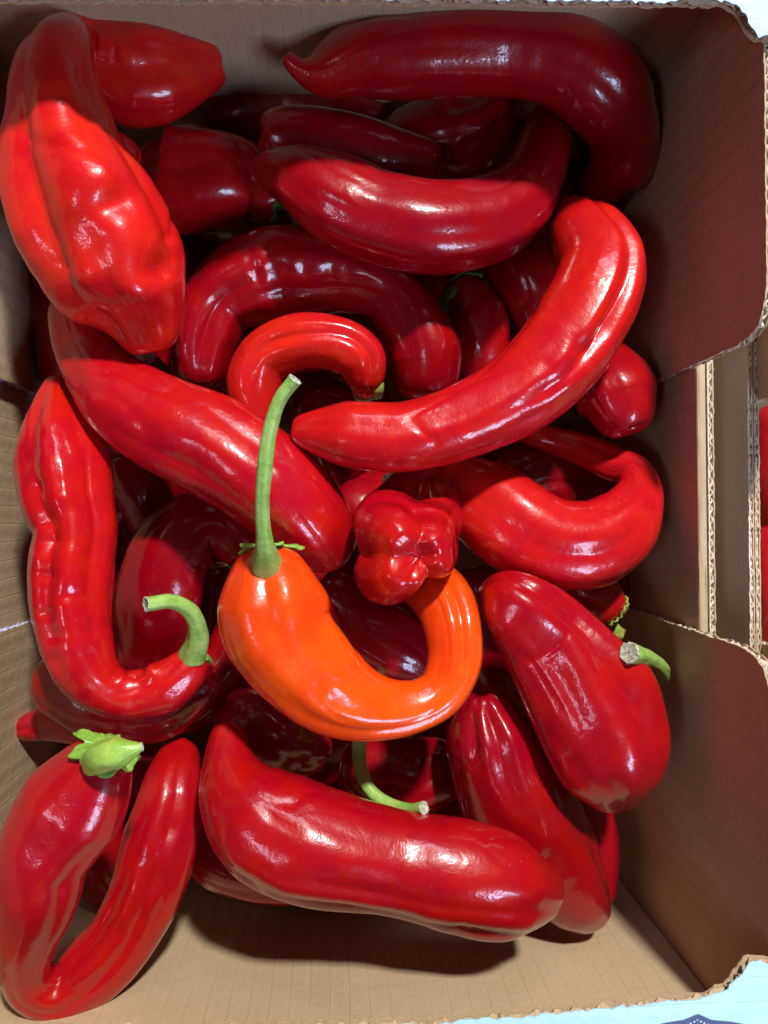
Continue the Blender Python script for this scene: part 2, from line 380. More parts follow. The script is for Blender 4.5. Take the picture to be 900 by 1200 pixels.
# ------------------------------------------------------------------ peppers
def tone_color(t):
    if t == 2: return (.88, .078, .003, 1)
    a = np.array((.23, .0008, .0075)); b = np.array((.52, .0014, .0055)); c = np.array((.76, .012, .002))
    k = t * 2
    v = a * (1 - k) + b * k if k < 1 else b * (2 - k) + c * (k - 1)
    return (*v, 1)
def make_surface(d, seed):
    NU, NV, NC = d.get('nu', 170), d.get('nv', 96), 22
    S, length = spline(d['pts'], NU)
    C = S[:, :3]; Rr = S[:, 3] * .955
    kk = max(5, NU // 14); ker = np.hanning(2 * kk + 1); ker /= ker.sum()
    Rr = np.convolve(np.pad(Rr, kk, mode='edge'), ker, 'valid')
    T, U, B = frames(C, d.get('pt', False))
    c0, c1 = d.get('cap', (.8, .8)); puck = d.get('pucker', .12)
    # axial rows: caps + body.  each row: centre, T, U, B, radius, axial offset, su
    tt = np.linspace(1, 0, NC, endpoint=False)  # 1 = pole
    a0 = tt * math.pi / 2
    rows_s = np.concatenate([-tt, np.linspace(0, 1, NU), 1 + tt[::-1]])
    def capshape(a, c, r):
        prof = np.cos(a) ** .8
        off = np.sin(a) * c * r - puck * r * np.exp(-(prof / .38) ** 2)
        return prof * r, off
    pr0, of0 = capshape(a0, c0, Rr[0]); pr1, of1 = capshape(a0[::-1], c1, Rr[-1])
    # follow tangential radius slope gently in caps
    rad = np.concatenate([pr0, Rr, pr1]); off = np.concatenate([-of0, np.zeros(NU), of1])
    rep = lambda A: np.concatenate([np.repeat(A[:1], NC, 0), A, np.repeat(A[-1:], NC, 0)])
    Cc, Tt, Uu, Bb = rep(C), rep(T), rep(U), rep(B)
    th = np.linspace(0, 2 * math.pi, NV, endpoint=False)
    g = np.ones((len(rows_s), NV)); s = rows_s[:, None]
    # param for windows: caps count as -1..0 and 1..2
    rs = np.random.default_rng(seed)
    gro = list(d.get('groove', []))
    if len([q for q in gro]) < 3:
        for k in range(3 - len(gro)): gro.append((rs.uniform(100, 260), rs.uniform(.05, .1), 18, -.3, 1.2))
    for (td, amp, wd, s0, s1) in gro:
        wander = R(6) * np.sin(s * 5 + td) + R(4) * np.sin(s * 13 + td * 2)
        dth = (th[None, :] - R(td) - wander + math.pi) % (2 * math.pi) - math.pi
        win = 1 / (1 + np.exp(-(s - s0) / .07)) / (1 + np.exp((s - s1) / .07))
        x = np.abs(dth) / R(wd)
        g -= amp * win * np.exp(-x ** 1.35) * (1 + .25 * np.sin(s * 17 + td)) - amp * .32 * win * np.exp(-((x - 2.1) / 1.1) ** 2)
    if 'skew' in d: g += d['skew'][0] * np.cos(th[None, :] - R(d['skew'][1])) * np.clip(s + .3, 0, 1)
    if 'lobes' in d:
        n_, amp, t0, s0, s1 = d['lobes']; win = 1 / (1 + np.exp(-(s - s0) / .12)) / (1 + np.exp((s - s1) / .05))
        g += amp * win * (np.abs(np.cos(n_ / 2 * (th[None, :] - R(t0)) + .12 * np.sin(th[None, :] * 1.0))) ** .55 - .72)
    for (s0, td, amp, ws, wd) in d.get('dents', []):
        dth = (th[None, :] - R(td) + math.pi) % (2 * math.pi) - math.pi
        g += amp * np.exp(-((s - s0) / ws) ** 2 - (dth / R(wd)) ** 2)
    # general lobing
    ph = rs.uniform(0, 6.28); g += .028 * np.cos(3 * th[None, :] + ph + s * 1.2) + .018 * np.cos(2 * th[None, :] - ph * 2)
    fl = d.get('fl', .92)
    cu, su = np.cos(th)[None, :, None], np.sin(th)[None, :, None]
    g = g / np.clip(g.mean(), .9, 1.2) * .985
    Rg = (rad[:, None] * g)[:, :, None]
    gg = np.where((rows_s < 0) | (rows_s > 1), 1., 0.)[:, None] * (g - 1) + 1
    P = Cc[:, None, :] + Uu[:, None, :] * cu * Rg * fl + Bb[:, None, :] * su * Rg + Tt[:, None, :] * (off[:, None] * gg)[:, :, None]
    # lumps: 3-D noise along the radial direction
    rv = Uu[:, None, :] * cu + Bb[:, None, :] * su
    lump = d.get('lump', .8); rr = np.mean(Rr)
    fade = (rad / rr).clip(0, 1)[:, None]
    n = vnoise(P * 42, seed) * .050 + vnoise(P * 95, seed + 3) * .020 + vnoise(P * 210, seed + 5) * .0065
    # long crisp furrows and faint cross folds
    q = np.stack([np.repeat(s * length * 26, NV, 1), cu[..., 0] * 1.5 + 0 * g, su[..., 0] * 1.5 + 0 * g], -1)
    v1 = vnoise(q, seed + 11); v2 = vnoise(q * [1.2, .7, .7], seed + 13)
    n = n - .045 * np.clip(1 - np.abs(v1) / .16, 0, 1) ** 1.6 * np.clip(v2 * 3 + .45, 0, 1)
    q = np.stack([np.repeat(s * length * 190, NV, 1), cu[..., 0] * .8 + 0 * g, su[..., 0] * .8 + 0 * g], -1)
    n = n + .011 * vnoise(q, seed + 15) * np.clip(vnoise(P * 38, seed + 17) * 3 + .3, 0, 1) * (1.6 if lump > 1.05 else 1)
    P = P + rv * (n * lump * rr * fade)[:, :, None]
    # blend the junctions of cap and body
    for j0 in (NC, NC + NU - 1):
        lo, hi = max(1, j0 - 14), min(len(P) - 1, j0 + 16)
        wv = np.sin(np.linspace(0, math.pi, hi - lo))[:, None, None] * .5
        for _ in range(90): P[lo:hi] = P[lo:hi] * (1 - wv) + (P[lo - 1:hi - 1] + P[lo + 1:hi + 1]) * .5 * wv
    # wrinkles across the inside of tight bends
    K = np.gradient(Tt, axis=0) / (length / NU); kin = (K[:, None, :] * rv).sum(2)
    wr = np.clip(kin * rad[:, None] - .35, 0, .8)
    P = P + rv * (wr * rr * .05 * vnoise(np.stack([np.repeat(s * length * 260, NV, 1), np.repeat(th[None] * .9, len(s), 0), 0 * g], -1), seed + 9))[:, :, None]
    return P, rows_s, NC, th
def stem_mesh(pts, flare=False):
    n = 64; S, Ln = spline(pts, n); C = S[:, :3]; r = S[:, 3]
    T, U, B = frames(C, True)
    th = np.linspace(0, 2 * math.pi, 40, endpoint=False); s = np.linspace(0, 1, n)[:, None]
    g = 1 + .09 * np.abs(np.cos(2.5 * th[None] + s * 1.5)) ** .7 - .05 + .06 * vnoise(np.stack([C[:, 0:1] * 260 + 0 * th, C[:, 1:2] * 260 + 0 * th, np.cos(th)[None] * 2 + 0 * s], -1), 4)
    Rg = (r[:, None] * g)[:, :, None]
    P = C[:, None] + U[:, None] * np.cos(th)[None, :, None] * Rg + B[:, None] * np.sin(th)[None, :, None] * Rg
    rim = P[-1]; c = C[-1]; t = T[-1]
    return P, rim, c, t, r[-1]
def build_pepper(i, d):
    P, rs, NC, th = make_surface(d, i * 7 + 3)
    base = P.reshape(-1, 3).mean(0); base = np.array([base[0], base[1], P[..., 2].min()])
    root = empty('sweet_pepper', tuple(base)); tag(root, d['label'], 'pepper', 'peppers in the neighbouring crate' if d.get('nb') else 'peppers heaped in the cardboard box')
    body = link('flesh', grid_mesh('flesh', P - base), M['skin'], root, True); body.color = tone_color(d['tone'])
    if d['tone'] == 2:   # the orange one ripens to red at its shoulder and its tip
        sv = rs[:, None]; rp = .75 * np.exp(-((sv + .25) / .38) ** 2) + .45 * np.exp(-((sv - 1.05) / .16) ** 2)
        rp = rp * (.75 + .5 * vnoise(P * 60, 2)) + .22 * np.clip(vnoise(P * 45, 8), 0, 1)
        body.data.attributes.new('ripeness', 'FLOAT', 'POINT').data.foreach_set('value', np.clip(rp, 0, .8).reshape(-1).astype(np.float32))
    st = d.get('stem')
    if st:
        Q, rim, c, t, r = stem_mesh(st['pts'])
        gm_ = M[st.get('green', 'green')]
        so = link('stem', grid_mesh('stem', Q - base), gm_, root, True)
        # cut end: ragged disc, slightly proud rim and sunken pith
        n = len(rim); rings = []
        for k, (f, o) in enumerate(((1.0, 0), (1.04, .10), (.93, .20), (.7, .08), (.4, -.04), (.12, .08), (0.001, .08))):
            j = np.array([vnoise(np.array([[a * 2, k * 1.3, r * 900]]))[0] for a in range(n)]) * .10
            rings.append(c + (rim - c) * (f * (1 + j[:, None] * (k < 4))) + t * (r * (o + j * .8))[:, None])
        link('cut_end', grid_mesh('cut_end', np.array(rings) - base), M['cut'] if st.get('cut') else gm_, so, True)
        if st.get('end') is not None:
            e = st['end']; leaf = st.get('leaf', 0)
            k = NC; nl = 6
            row = P[:NC + 40] if e == 0 else P[::-1][:NC + 40]
            # calyx: lobed patch of the end surface lifted off the skin
            sp = st.get('spread', 10); m_ = 14; G = []
            lob = sp * (1 + {0: .18, 1: .35, 2: .26}[leaf] * (np.abs(np.cos(nl / 2 * th + 1.0)) ** 1.5 * 2 - 1) + .10 * np.cos(2 * th + i) + (leaf == 2) * .30 * vnoise(np.stack([np.cos(th) * 2.4, np.sin(th) * 2.4, 0 * th], -1), 5))
            for a in range(m_ + 1):
                f = a / m_; idx = np.clip(f * lob, 0, NC + 38); i0 = idx.astype(int); fr_ = (idx - i0)[:, None]
                ar = np.arange(len(th)); pt_ = row[i0, ar] * (1 - fr_) + row[i0 + 1, ar] * fr_
                ctr = row[NC].mean(0); nn = pt_ - ctr; nn /= np.linalg.norm(nn, axis=1)[:, None] + 1e-9
                lift = .0009 + .0012 * (f ** 2) * (1 + np.sin(5 * th + i)) * (leaf > 0) + .0004 * np.sin(20 * th) * f
                G.append(pt_ + nn * lift[:, None] if np.ndim(lift) else pt_ + nn * lift)
            cal = link('calyx', grid_mesh('calyx', np.array(G) - base), M['leaf'] if leaf else gm_, root, True)
            md = cal.modifiers.new('leaf', 'SOLIDIFY'); md.thickness = .0008; md.offset = 0
    return root
PEPPERS = [
 {'label': 'large folded scarlet pepper standing highest in the top left corner of the box', 'tone': 0.75, 'cap': (0.45, 0.5), 'fl': 0.8, 'groove': [(40, 0.3, 22, 0.52, 0.97), (-22, 0.2, 15, -0.6, 0.24), (38, 0.16, 16, -0.6, 0.24), (5, 0.1, 12, -0.9, 0.16), (-62, 0.14, 20, 0.5, 0.9), (-2, 0.16, 14, 0.86, 1.4), (-30, 0.1, 14, 0.55, 0.8)], 'dents': [(0.6, -20, -0.12, 0.05, 28), (0.55, 5, 0.08, 0.03, 18), (0.66, -5, -0.08, 0.03, 18), (0.72, -30, 0.12, 0.035, 20), (0.77, -22, -0.12, 0.02, 18), (0.8, 5, -0.12, 0.04, 22), (0.88, -40, -0.18, 0.03, 25), (0.42, 5, 0.08, 0.05, 20), (0.93, 50, -0.22, 0.03, 25), (0.9, -8, 0.12, 0.03, 20), (0.52, -55, -0.1, 0.05, 20), (0.85, 25, 0.1, 0.03, 20), (0.72, 62, 0.12, 0.1, 25), (0.95, 80, -0.2, 0.03, 30), (0.98, -10, -0.1, 0.02, 20), (0.5, -60, -0.08, 0.04, 30)], 'lump': 1.1, 'pts': [(-0.0539, 0.1926, 0.132, 0.0097), (-0.069, 0.1888, 0.133, 0.0198), (-0.0856, 0.1872, 0.135, 0.0252), (-0.0994, 0.1893, 0.142, 0.0199), (-0.1067, 0.1888, 0.15, 0.0126), (-0.1058, 0.1775, 0.163, 0.0136), (-0.1048, 0.1629, 0.17, 0.0161), (-0.1022, 0.1469, 0.172, 0.0189), (-0.0996, 0.1307, 0.172, 0.0239), (-0.094, 0.1167, 0.17, 0.0276), (-0.0868, 0.1016, 0.166, 0.0281), (-0.0811, 0.0879, 0.16, 0.0257), (-0.0767, 0.0789, 0.155, 0.0193), (-0.0748, 0.0709, 0.152, 0.0104)]},
 {'label': 'scarlet pepper mostly hidden behind the folded one in the top left corner', 'tone': 0.7, 'cap': (0.8, 0.8), 'fl': 0.9, 'pts': [(-0.1204, 0.1449, 0.1324, 0.0143), (-0.1038, 0.1452, 0.1405, 0.0157), (-0.0901, 0.1456, 0.1404, 0.0119)]},
 {'label': 'squat dark red pepper with blunt shoulders beside the folded one at upper left', 'tone': 0.4, 'cap': (0.55, 0.6), 'fl': 0.85, 'lump': 0.5, 'groove': [(8, 0.12, 16, -1, 1.3), (-70, 0.06, 20, 0, 1), (80, 0.06, 18, 0, 1)], 'pts': [(-0.0822, 0.1555, 0.1113, 0.0156), (-0.0748, 0.1523, 0.1114, 0.0248), (-0.0565, 0.1518, 0.1133, 0.023), (-0.0404, 0.1518, 0.1081, 0.0199), (-0.0306, 0.1463, 0.1095, 0.0131)], 'stem': {'end': 1, 'pts': [(-0.0255, 0.141, 0.1115, 0.0023), (-0.023, 0.1402, 0.1145, 0.0019)], 'green': 'dark'}},
 {'label': 'dark crimson pepper lying just above the crescent pepper near the top', 'tone': 0.1, 'cap': (0.9, 0.5), 'fl': 0.9, 'pts': [(-0.0229, 0.1618, 0.1314, 0.0138), (-0.0085, 0.1617, 0.1279, 0.0162), (0.0119, 0.1579, 0.1262, 0.0164), (0.0386, 0.1558, 0.1217, 0.0129)]},
 {'label': 'crimson crescent pepper with its ends curving up, below the topmost pepper', 'tone': 0.12, 'cap': (0.5, 0.6), 'fl': 0.95, 'groove': [(25, 0.06, 14, 0.05, 0.8), (75, 0.05, 18, 0.1, 0.9)], 'dents': [(0.12, 20, -0.04, 0.06, 30), (0.5, -45, 0.03, 0.1, 20)], 'pts': [(-0.0308, 0.1402, 0.15, 0.0062), (-0.0196, 0.1355, 0.155, 0.013), (-0.0027, 0.126, 0.158, 0.0178), (0.0166, 0.1177, 0.158, 0.0187), (0.0413, 0.115, 0.157, 0.0192), (0.066, 0.124, 0.15, 0.018), (0.0831, 0.1453, 0.138, 0.014), (0.0972, 0.181, 0.115, 0.0113)]},
 {'label': 'small dark crimson pepper in the hollow above the crescent pepper', 'tone': 0.1, 'cap': (0.8, 0.6), 'fl': 0.9, 'groove': [(-20, 0.12, 18, 0.3, 1.2), (30, 0.1, 16, 0.3, 1.2)], 'pts': [(0.0351, 0.1757, 0.0984, 0.0202), (0.0551, 0.1799, 0.101, 0.0226), (0.0726, 0.1896, 0.1051, 0.0144)]},
 {'label': 'long dark crimson pepper along the back wall with a small curled tip', 'tone': 0.2, 'cap': (0.9, 0.9), 'fl': 0.95, 'groove': [(35, 0.05, 14, 0.2, 0.9), (-40, 0.08, 16, 0.08, 0.4)], 'dents': [(0.28, -30, -0.06, 0.05, 25)], 'pts': [(-0.0196, 0.1808, 0.155, 0.0027), (-0.0157, 0.1765, 0.152, 0.0051), (-0.0069, 0.1787, 0.15, 0.01), (0.0075, 0.1854, 0.15, 0.0152), (0.0284, 0.1889, 0.15, 0.0177), (0.0511, 0.1915, 0.15, 0.0188), (0.0733, 0.1919, 0.15, 0.0189), (0.0925, 0.1883, 0.15, 0.0193), (0.1107, 0.179, 0.145, 0.0193), (0.1251, 0.1694, 0.13, 0.0165), (0.1292, 0.1613, 0.115, 0.0157), (0.1256, 0.1611, 0.1, 0.0123)]},
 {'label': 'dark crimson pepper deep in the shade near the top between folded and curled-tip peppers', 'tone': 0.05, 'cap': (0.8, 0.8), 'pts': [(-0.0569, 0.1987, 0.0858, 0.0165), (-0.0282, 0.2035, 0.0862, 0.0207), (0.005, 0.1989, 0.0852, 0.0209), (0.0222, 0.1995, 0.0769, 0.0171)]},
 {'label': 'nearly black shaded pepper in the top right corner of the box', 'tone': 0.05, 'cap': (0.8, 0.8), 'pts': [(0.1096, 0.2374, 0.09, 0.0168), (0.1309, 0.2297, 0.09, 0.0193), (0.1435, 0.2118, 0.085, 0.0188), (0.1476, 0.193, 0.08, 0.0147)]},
 {'label': 'dark red pepper bent like a horseshoe round the smaller curled one', 'tone': 0.15, 'cap': (0.5, 0.5), 'fl': 1.0, 'groove': [(12, 0.16, 16, -0.5, 0.35), (38, 0.14, 20, 0.2, 0.85), (-10, 0.05, 14, 0.3, 0.6)], 'dents': [(0.4, 20, -0.08, 0.03, 25), (0.34, 5, -0.06, 0.015, 18), (0.48, 10, -0.05, 0.02, 18), (0.56, 20, -0.06, 0.02, 18), (0.62, 10, -0.06, 0.04, 30), (0.1, 20, -0.1, 0.06, 18)], 'pts': [(-0.0617, 0.0634, 0.1161, 0.0122), (-0.0601, 0.0785, 0.1181, 0.0161), (-0.0539, 0.0946, 0.1181, 0.0173), (-0.0396, 0.1044, 0.1183, 0.0209), (-0.0206, 0.1088, 0.1186, 0.0217), (0.0021, 0.1076, 0.1201, 0.0172), (0.02, 0.0994, 0.1241, 0.0136), (0.0311, 0.0853, 0.1261, 0.0154), (0.0377, 0.0718, 0.1241, 0.0182), (0.0385, 0.0588, 0.1221, 0.0147)]},
 {'label': 'small bright red curled pepper tucked inside the horseshoe-shaped one', 'tone': 0.65, 'cap': (0.5, 0.4), 'fl': 1.0, 'groove': [(-6, 0.13, 10, 0.25, 1.0), (60, 0.06, 16, 0.2, 0.9)], 'pts': [(-0.0355, 0.0407, 0.128, 0.0109), (-0.0367, 0.0569, 0.1301, 0.0124), (-0.0308, 0.0685, 0.1331, 0.0122), (-0.0172, 0.0739, 0.1363, 0.0123), (-0.0023, 0.0733, 0.1377, 0.0116), (0.0079, 0.0678, 0.1369, 0.0115), (0.0109, 0.0594, 0.1337, 0.0088), (0.0107, 0.0547, 0.128, 0.0051)], 'stem': {'end': 1, 'pts': [(0.014, 0.0614, 0.128, 0.0033), (0.0156, 0.056, 0.134, 0.0033), (0.0158, 0.053, 0.13, 0.0026)], 'green': 'yellow'}},
 {'label': 'big glossy bright red pepper sweeping diagonally with a long crease, centre right', 'tone': 0.55, 'cap': (0.5, 0.3), 'fl': 0.92, 'groove': [(22, 0.22, 9, 0.52, 0.96), (38, 0.12, 20, 0.45, 0.8), (-18, 0.05, 12, 0, 0.35)], 'dents': [(0.6, 12, -0.1, 0.02, 16), (0.55, 30, 0.07, 0.03, 16), (0.5, 15, -0.05, 0.03, 14), (0.66, 28, -0.07, 0.03, 14), (0.45, 40, -0.05, 0.04, 18), (0.08, -10, 0.05, 0.04, 30)], 'pts': [(-0.0153, 0.0338, 0.158, 0.0058), (-0.0002, 0.0322, 0.162, 0.0132), (0.0246, 0.0309, 0.164, 0.0143), (0.0494, 0.0373, 0.165, 0.0153), (0.0711, 0.0494, 0.165, 0.0172), (0.0872, 0.0657, 0.165, 0.0185), (0.1003, 0.0867, 0.163, 0.0185), (0.105, 0.1027, 0.158, 0.0177), (0.1004, 0.1181, 0.15, 0.0152), (0.0972, 0.1282, 0.142, 0.0087)]},
 {'label': 'rounded crimson pepper end against the right wall under the big creased one', 'tone': 0.2, 'cap': (0.5, 0.85), 'fl': 0.9, 'pucker': 0.14, 'groove': [(20, 0.03, 14, 0.95, 1.6), (110, 0.04, 18, 0.8, 1.6), (-60, 0.04, 18, 0.8, 1.6)], 'pts': [(0.1139, 0.0727, 0.115, 0.0141), (0.1185, 0.0637, 0.122, 0.0184), (0.1218, 0.0543, 0.128, 0.0196), (0.1233, 0.0487, 0.13, 0.0165)]},
 {'label': 'long straight red pepper lying diagonally from under the folded one to the centre', 'tone': 0.42, 'cap': (0.7, 0.5), 'fl': 0.9, 'groove': [(30, 0.07, 16, 0.15, 0.9), (-35, 0.05, 14, 0.25, 0.8)], 'dents': [(0.12, 10, -0.14, 0.05, 40), (0.45, 15, -0.05, 0.05, 18), (0.8, -10, -0.05, 0.05, 20), (0.3, 40, 0.04, 0.04, 20)], 'pts': [(-0.1113, 0.0853, 0.134, 0.0099), (-0.1065, 0.0717, 0.138, 0.0116), (-0.0975, 0.0582, 0.1426, 0.0145), (-0.0861, 0.0466, 0.1468, 0.0178), (-0.0712, 0.0371, 0.15, 0.02), (-0.054, 0.0292, 0.152, 0.0213), (-0.0363, 0.0193, 0.154, 0.0209), (-0.021, 0.0076, 0.152, 0.0197), (-0.0103, -0.0048, 0.147, 0.0173), (-0.0042, -0.0134, 0.14, 0.0128)]},
 {'label': 'wrinkled bright red pepper hugging the left wall, curled at the bottom with hooked stem', 'tone': 0.5, 'cap': (0.5, 0.4), 'fl': 0.9, 'groove': [(12, 0.15, 13, 0.0, 0.62), (-50, 0.1, 16, 0.1, 0.7), (48, 0.08, 18, 0.05, 0.3), (-20, 0.1, 14, 0.78, 1.0)], 'dents': [(0.22, 38, -0.1, 0.03, 20), (0.29, 22, -0.09, 0.014, 13), (0.33, -12, 0.06, 0.02, 14), (0.37, 28, -0.07, 0.018, 18), (0.42, 16, -0.09, 0.01, 15), (0.455, 30, 0.06, 0.014, 12), (0.49, 20, -0.1, 0.012, 17), (0.53, -18, -0.06, 0.014, 14), (0.565, 26, -0.07, 0.01, 14), (0.61, 12, -0.08, 0.014, 20), (0.655, 24, -0.06, 0.012, 16), (0.69, 40, 0.05, 0.02, 16), (0.8, -55, 0.16, 0.02, 22), (0.86, -60, -0.12, 0.015, 20), (0.9, -55, 0.2, 0.02, 26), (0.84, 10, -0.08, 0.015, 16), (0.93, 20, -0.08, 0.015, 18), (0.75, 14, -0.06, 0.012, 20)], 'lump': 1.2, 'pts': [(-0.1186, 0.0551, 0.128, 0.007), (-0.1165, 0.0415, 0.1346, 0.0144), (-0.1131, 0.0256, 0.1409, 0.02), (-0.109, 0.0081, 0.146, 0.0195), (-0.1046, -0.0053, 0.149, 0.0166), (-0.1055, -0.0184, 0.1512, 0.0175), (-0.1053, -0.0338, 0.1525, 0.0164), (-0.1027, -0.0489, 0.1526, 0.0145), (-0.0973, -0.0628, 0.1514, 0.0128), (-0.0879, -0.07, 0.1494, 0.0103), (-0.0759, -0.0695, 0.1476, 0.0104), (-0.0645, -0.0645, 0.1472, 0.0113), (-0.0585, -0.057, 0.146, 0.0083)], 'stem': {'end': 1, 'pts': [(-0.0583, -0.055, 0.15, 0.0054), (-0.0548, -0.0456, 0.158, 0.004), (-0.0559, -0.036, 0.166, 0.0031), (-0.0617, -0.0311, 0.172, 0.0027), (-0.0695, -0.0314, 0.178, 0.0026)], 'cut': 1}},
 {'label': 'dark red arched pepper behind the hooked stem, left of the orange one', 'tone': 0.12, 'cap': (0.8, 0.6), 'fl': 1.0, 'groove': [(-30, 0.06, 16, 0.3, 0.9)], 'pts': [(-0.0919, -0.0801, 0.0817, 0.019), (-0.086, -0.0554, 0.0947, 0.02), (-0.08, -0.032, 0.1111, 0.0191), (-0.0735, -0.0128, 0.1133, 0.0175), (-0.061, -0.0022, 0.112, 0.0153), (-0.0499, -0.0053, 0.1102, 0.0139), (-0.0446, -0.013, 0.1102, 0.0116)], 'stem': {'end': 1, 'pts': [(-0.042, -0.0175, 0.1122, 0.0054), (-0.0388, -0.0213, 0.1142, 0.0046)], 'green': 'dark'}},
 {'label': 'bright orange pepper curled like a hook on top of the pile, long green stem', 'tone': 2, 'cap': (0.45, 0.6), 'fl': 0.92, 'groove': [(-5, 0.1, 13, -0.8, 0.35), (40, 0.07, 18, -0.5, 0.4), (24, 0.08, 10, 0.25, 0.62), (14, 0.2, 10, 0.68, 1.1), (-48, 0.1, 14, 0.0, 0.3)], 'dents': [(0.02, -45, 0.1, 0.05, 35), (0.3, -35, 0.06, 0.05, 20), (0.86, 20, -0.06, 0.03, 16)], 'pts': [(-0.0256, -0.0168, 0.176, 0.0118), (-0.0251, -0.0276, 0.178, 0.0209), (-0.0226, -0.0413, 0.178, 0.0203), (-0.0149, -0.0531, 0.177, 0.0191), (-0.0029, -0.0644, 0.175, 0.0175), (0.011, -0.0708, 0.173, 0.0138), (0.0251, -0.072, 0.171, 0.0107), (0.0377, -0.0675, 0.169, 0.0098), (0.0443, -0.0558, 0.166, 0.0108), (0.0444, -0.0421, 0.162, 0.0118), (0.0409, -0.0312, 0.152, 0.0127), (0.0328, -0.0249, 0.135, 0.0123)], 'stem': {'end': 0, 'pts': [(-0.0259, -0.0175, 0.186, 0.0057), (-0.0254, -0.0128, 0.194, 0.0041), (-0.0252, -0.008, 0.2, 0.0029), (-0.0254, 0.0017, 0.206, 0.0024), (-0.0243, 0.0126, 0.212, 0.0025), (-0.0222, 0.0258, 0.217, 0.0023), (-0.0187, 0.036, 0.221, 0.0022), (-0.0138, 0.0421, 0.224, 0.0021)], 'cut': 1, 'leaf': 1, 'spread': 9}},
 {'label': 'crimson pepper with four puckered lobes facing up in the centre of the pile', 'tone': 0.4, 'cap': (0.3, 0.6), 'pt': 1, 'pucker': 0.36, 'skew': (0.24, 75), 'groove': [(84, 0.3, 24, 0.3, 2.5), (-8, 0.26, 22, 0.3, 2.5), (200, 0.26, 20, 0.3, 2.5), (160, 0.08, 9, 1.0, 2.5), (300, 0.05, 8, 1.3, 2.5), (40, 0.05, 8, 1.4, 2.5), (125, 0.04, 8, 1.4, 2.5)], 'dents': [(1.0, 35, 0.08, 0.6, 30), (1.0, 125, 0.08, 0.6, 35)], 'lump': 0.55, 'pts': [(0.0427, 0.0102, 0.112, 0.0163), (0.0385, 0.0053, 0.128, 0.0193), (0.0313, -0.0062, 0.148, 0.0216), (0.029, -0.0125, 0.164, 0.0218), (0.0288, -0.0139, 0.176, 0.0184)]},
 {'label': 'scarlet pepper looped into a ring against the right wall, centre right', 'tone': 0.6, 'cap': (0.5, 0.6), 'fl': 1.0, 'groove': [(8, 0.07, 16, 0.05, 0.6), (-45, 0.07, 12, 0.35, 0.75), (20, 0.1, 14, 0.6, 0.85)], 'pts': [(0.0507, 0.0161, 0.12, 0.012), (0.0621, 0.0075, 0.1298, 0.02), (0.074, -0.0032, 0.1358, 0.0215), (0.0886, -0.0108, 0.138, 0.0205), (0.1063, -0.0116, 0.1375, 0.0201), (0.1208, -0.0036, 0.1355, 0.0174), (0.1303, 0.0089, 0.1305, 0.0117), (0.1313, 0.0193, 0.1242, 0.0082), (0.1241, 0.0246, 0.1165, 0.0091), (0.1123, 0.0317, 0.1084, 0.0083), (0.0976, 0.0373, 0.1016, 0.0069), (0.0808, 0.0446, 0.1, 0.0067)]},
 {'label': 'small red pepper end with pale green calyx below the ring-shaped pepper', 'tone': 0.6, 'cap': (0.8, 0.7), 'pts': [(0.101, -0.0344, 0.1039, 0.0136), (0.1146, -0.0355, 0.1096, 0.015), (0.1218, -0.0403, 0.1098, 0.0131)], 'stem': {'end': 1, 'pts': [(0.1272, -0.0528, 0.1058, 0.0044), (0.1317, -0.0552, 0.1058, 0.0032)], 'green': 'yellow'}},
 {'label': 'large wedge-shaped red pepper leaning on the lower right wall, cut stem sideways', 'tone': 0.3, 'cap': (0.25, 0.35), 'fl': 0.85, 'groove': [(-34, 0.2, 13, 0.0, 0.85), (18, 0.08, 22, 0.2, 1.2), (50, 0.06, 18, 0.3, 1.3)], 'dents': [(0.6, -60, 0.1, 0.1, 25), (0.95, 10, -0.05, 0.08, 25)], 'pts': [(0.0626, -0.0321, 0.1426, 0.0072), (0.0687, -0.0347, 0.1581, 0.0146), (0.0827, -0.0483, 0.1528, 0.0204), (0.0961, -0.0667, 0.1532, 0.0251), (0.1052, -0.0836, 0.1543, 0.0264), (0.11, -0.0993, 0.153, 0.0235), (0.1148, -0.1143, 0.1465, 0.0126)], 'stem': {'end': None, 'pts': [(0.1377, -0.0676, 0.1395, 0.0027), (0.1328, -0.0622, 0.1485, 0.0032), (0.1236, -0.0567, 0.1585, 0.0032), (0.1117, -0.0522, 0.1695, 0.0039)], 'cut': 1}},
 {'label': 'crimson pepper with a wrinkled crown standing below the orange one, lower right', 'tone': 0.15, 'cap': (0.45, 0.3), 'fl': 0.9, 'pucker': 0.25, 'groove': [(2, 0.17, 9, -1.1, 0.26), (-26, 0.12, 8, -1.1, 0.05), (26, 0.15, 9, -1.1, 0.16), (-50, 0.1, 14, 0.3, 1.0), (55, 0.06, 12, -1.1, 0.0)], 'dents': [(0.45, 20, -0.05, 0.08, 18)], 'pts': [(0.0611, -0.0782, 0.1349, 0.0112), (0.0648, -0.0903, 0.1331, 0.0214), (0.07, -0.1073, 0.1311, 0.0242), (0.0789, -0.1256, 0.1295, 0.0264), (0.0905, -0.1458, 0.1282, 0.0237), (0.1021, -0.1636, 0.1279, 0.0185), (0.1108, -0.1751, 0.124, 0.0115)]},
 {'label': 'narrow red pepper end squeezed between lower right wall and wrinkled-crown pepper', 'tone': 0.3, 'cap': (0.8, 0.8), 'pts': [(0.1143, -0.1313, 0.1, 0.0138), (0.12, -0.1537, 0.1, 0.0138), (0.1225, -0.176, 0.1, 0.0106)]},
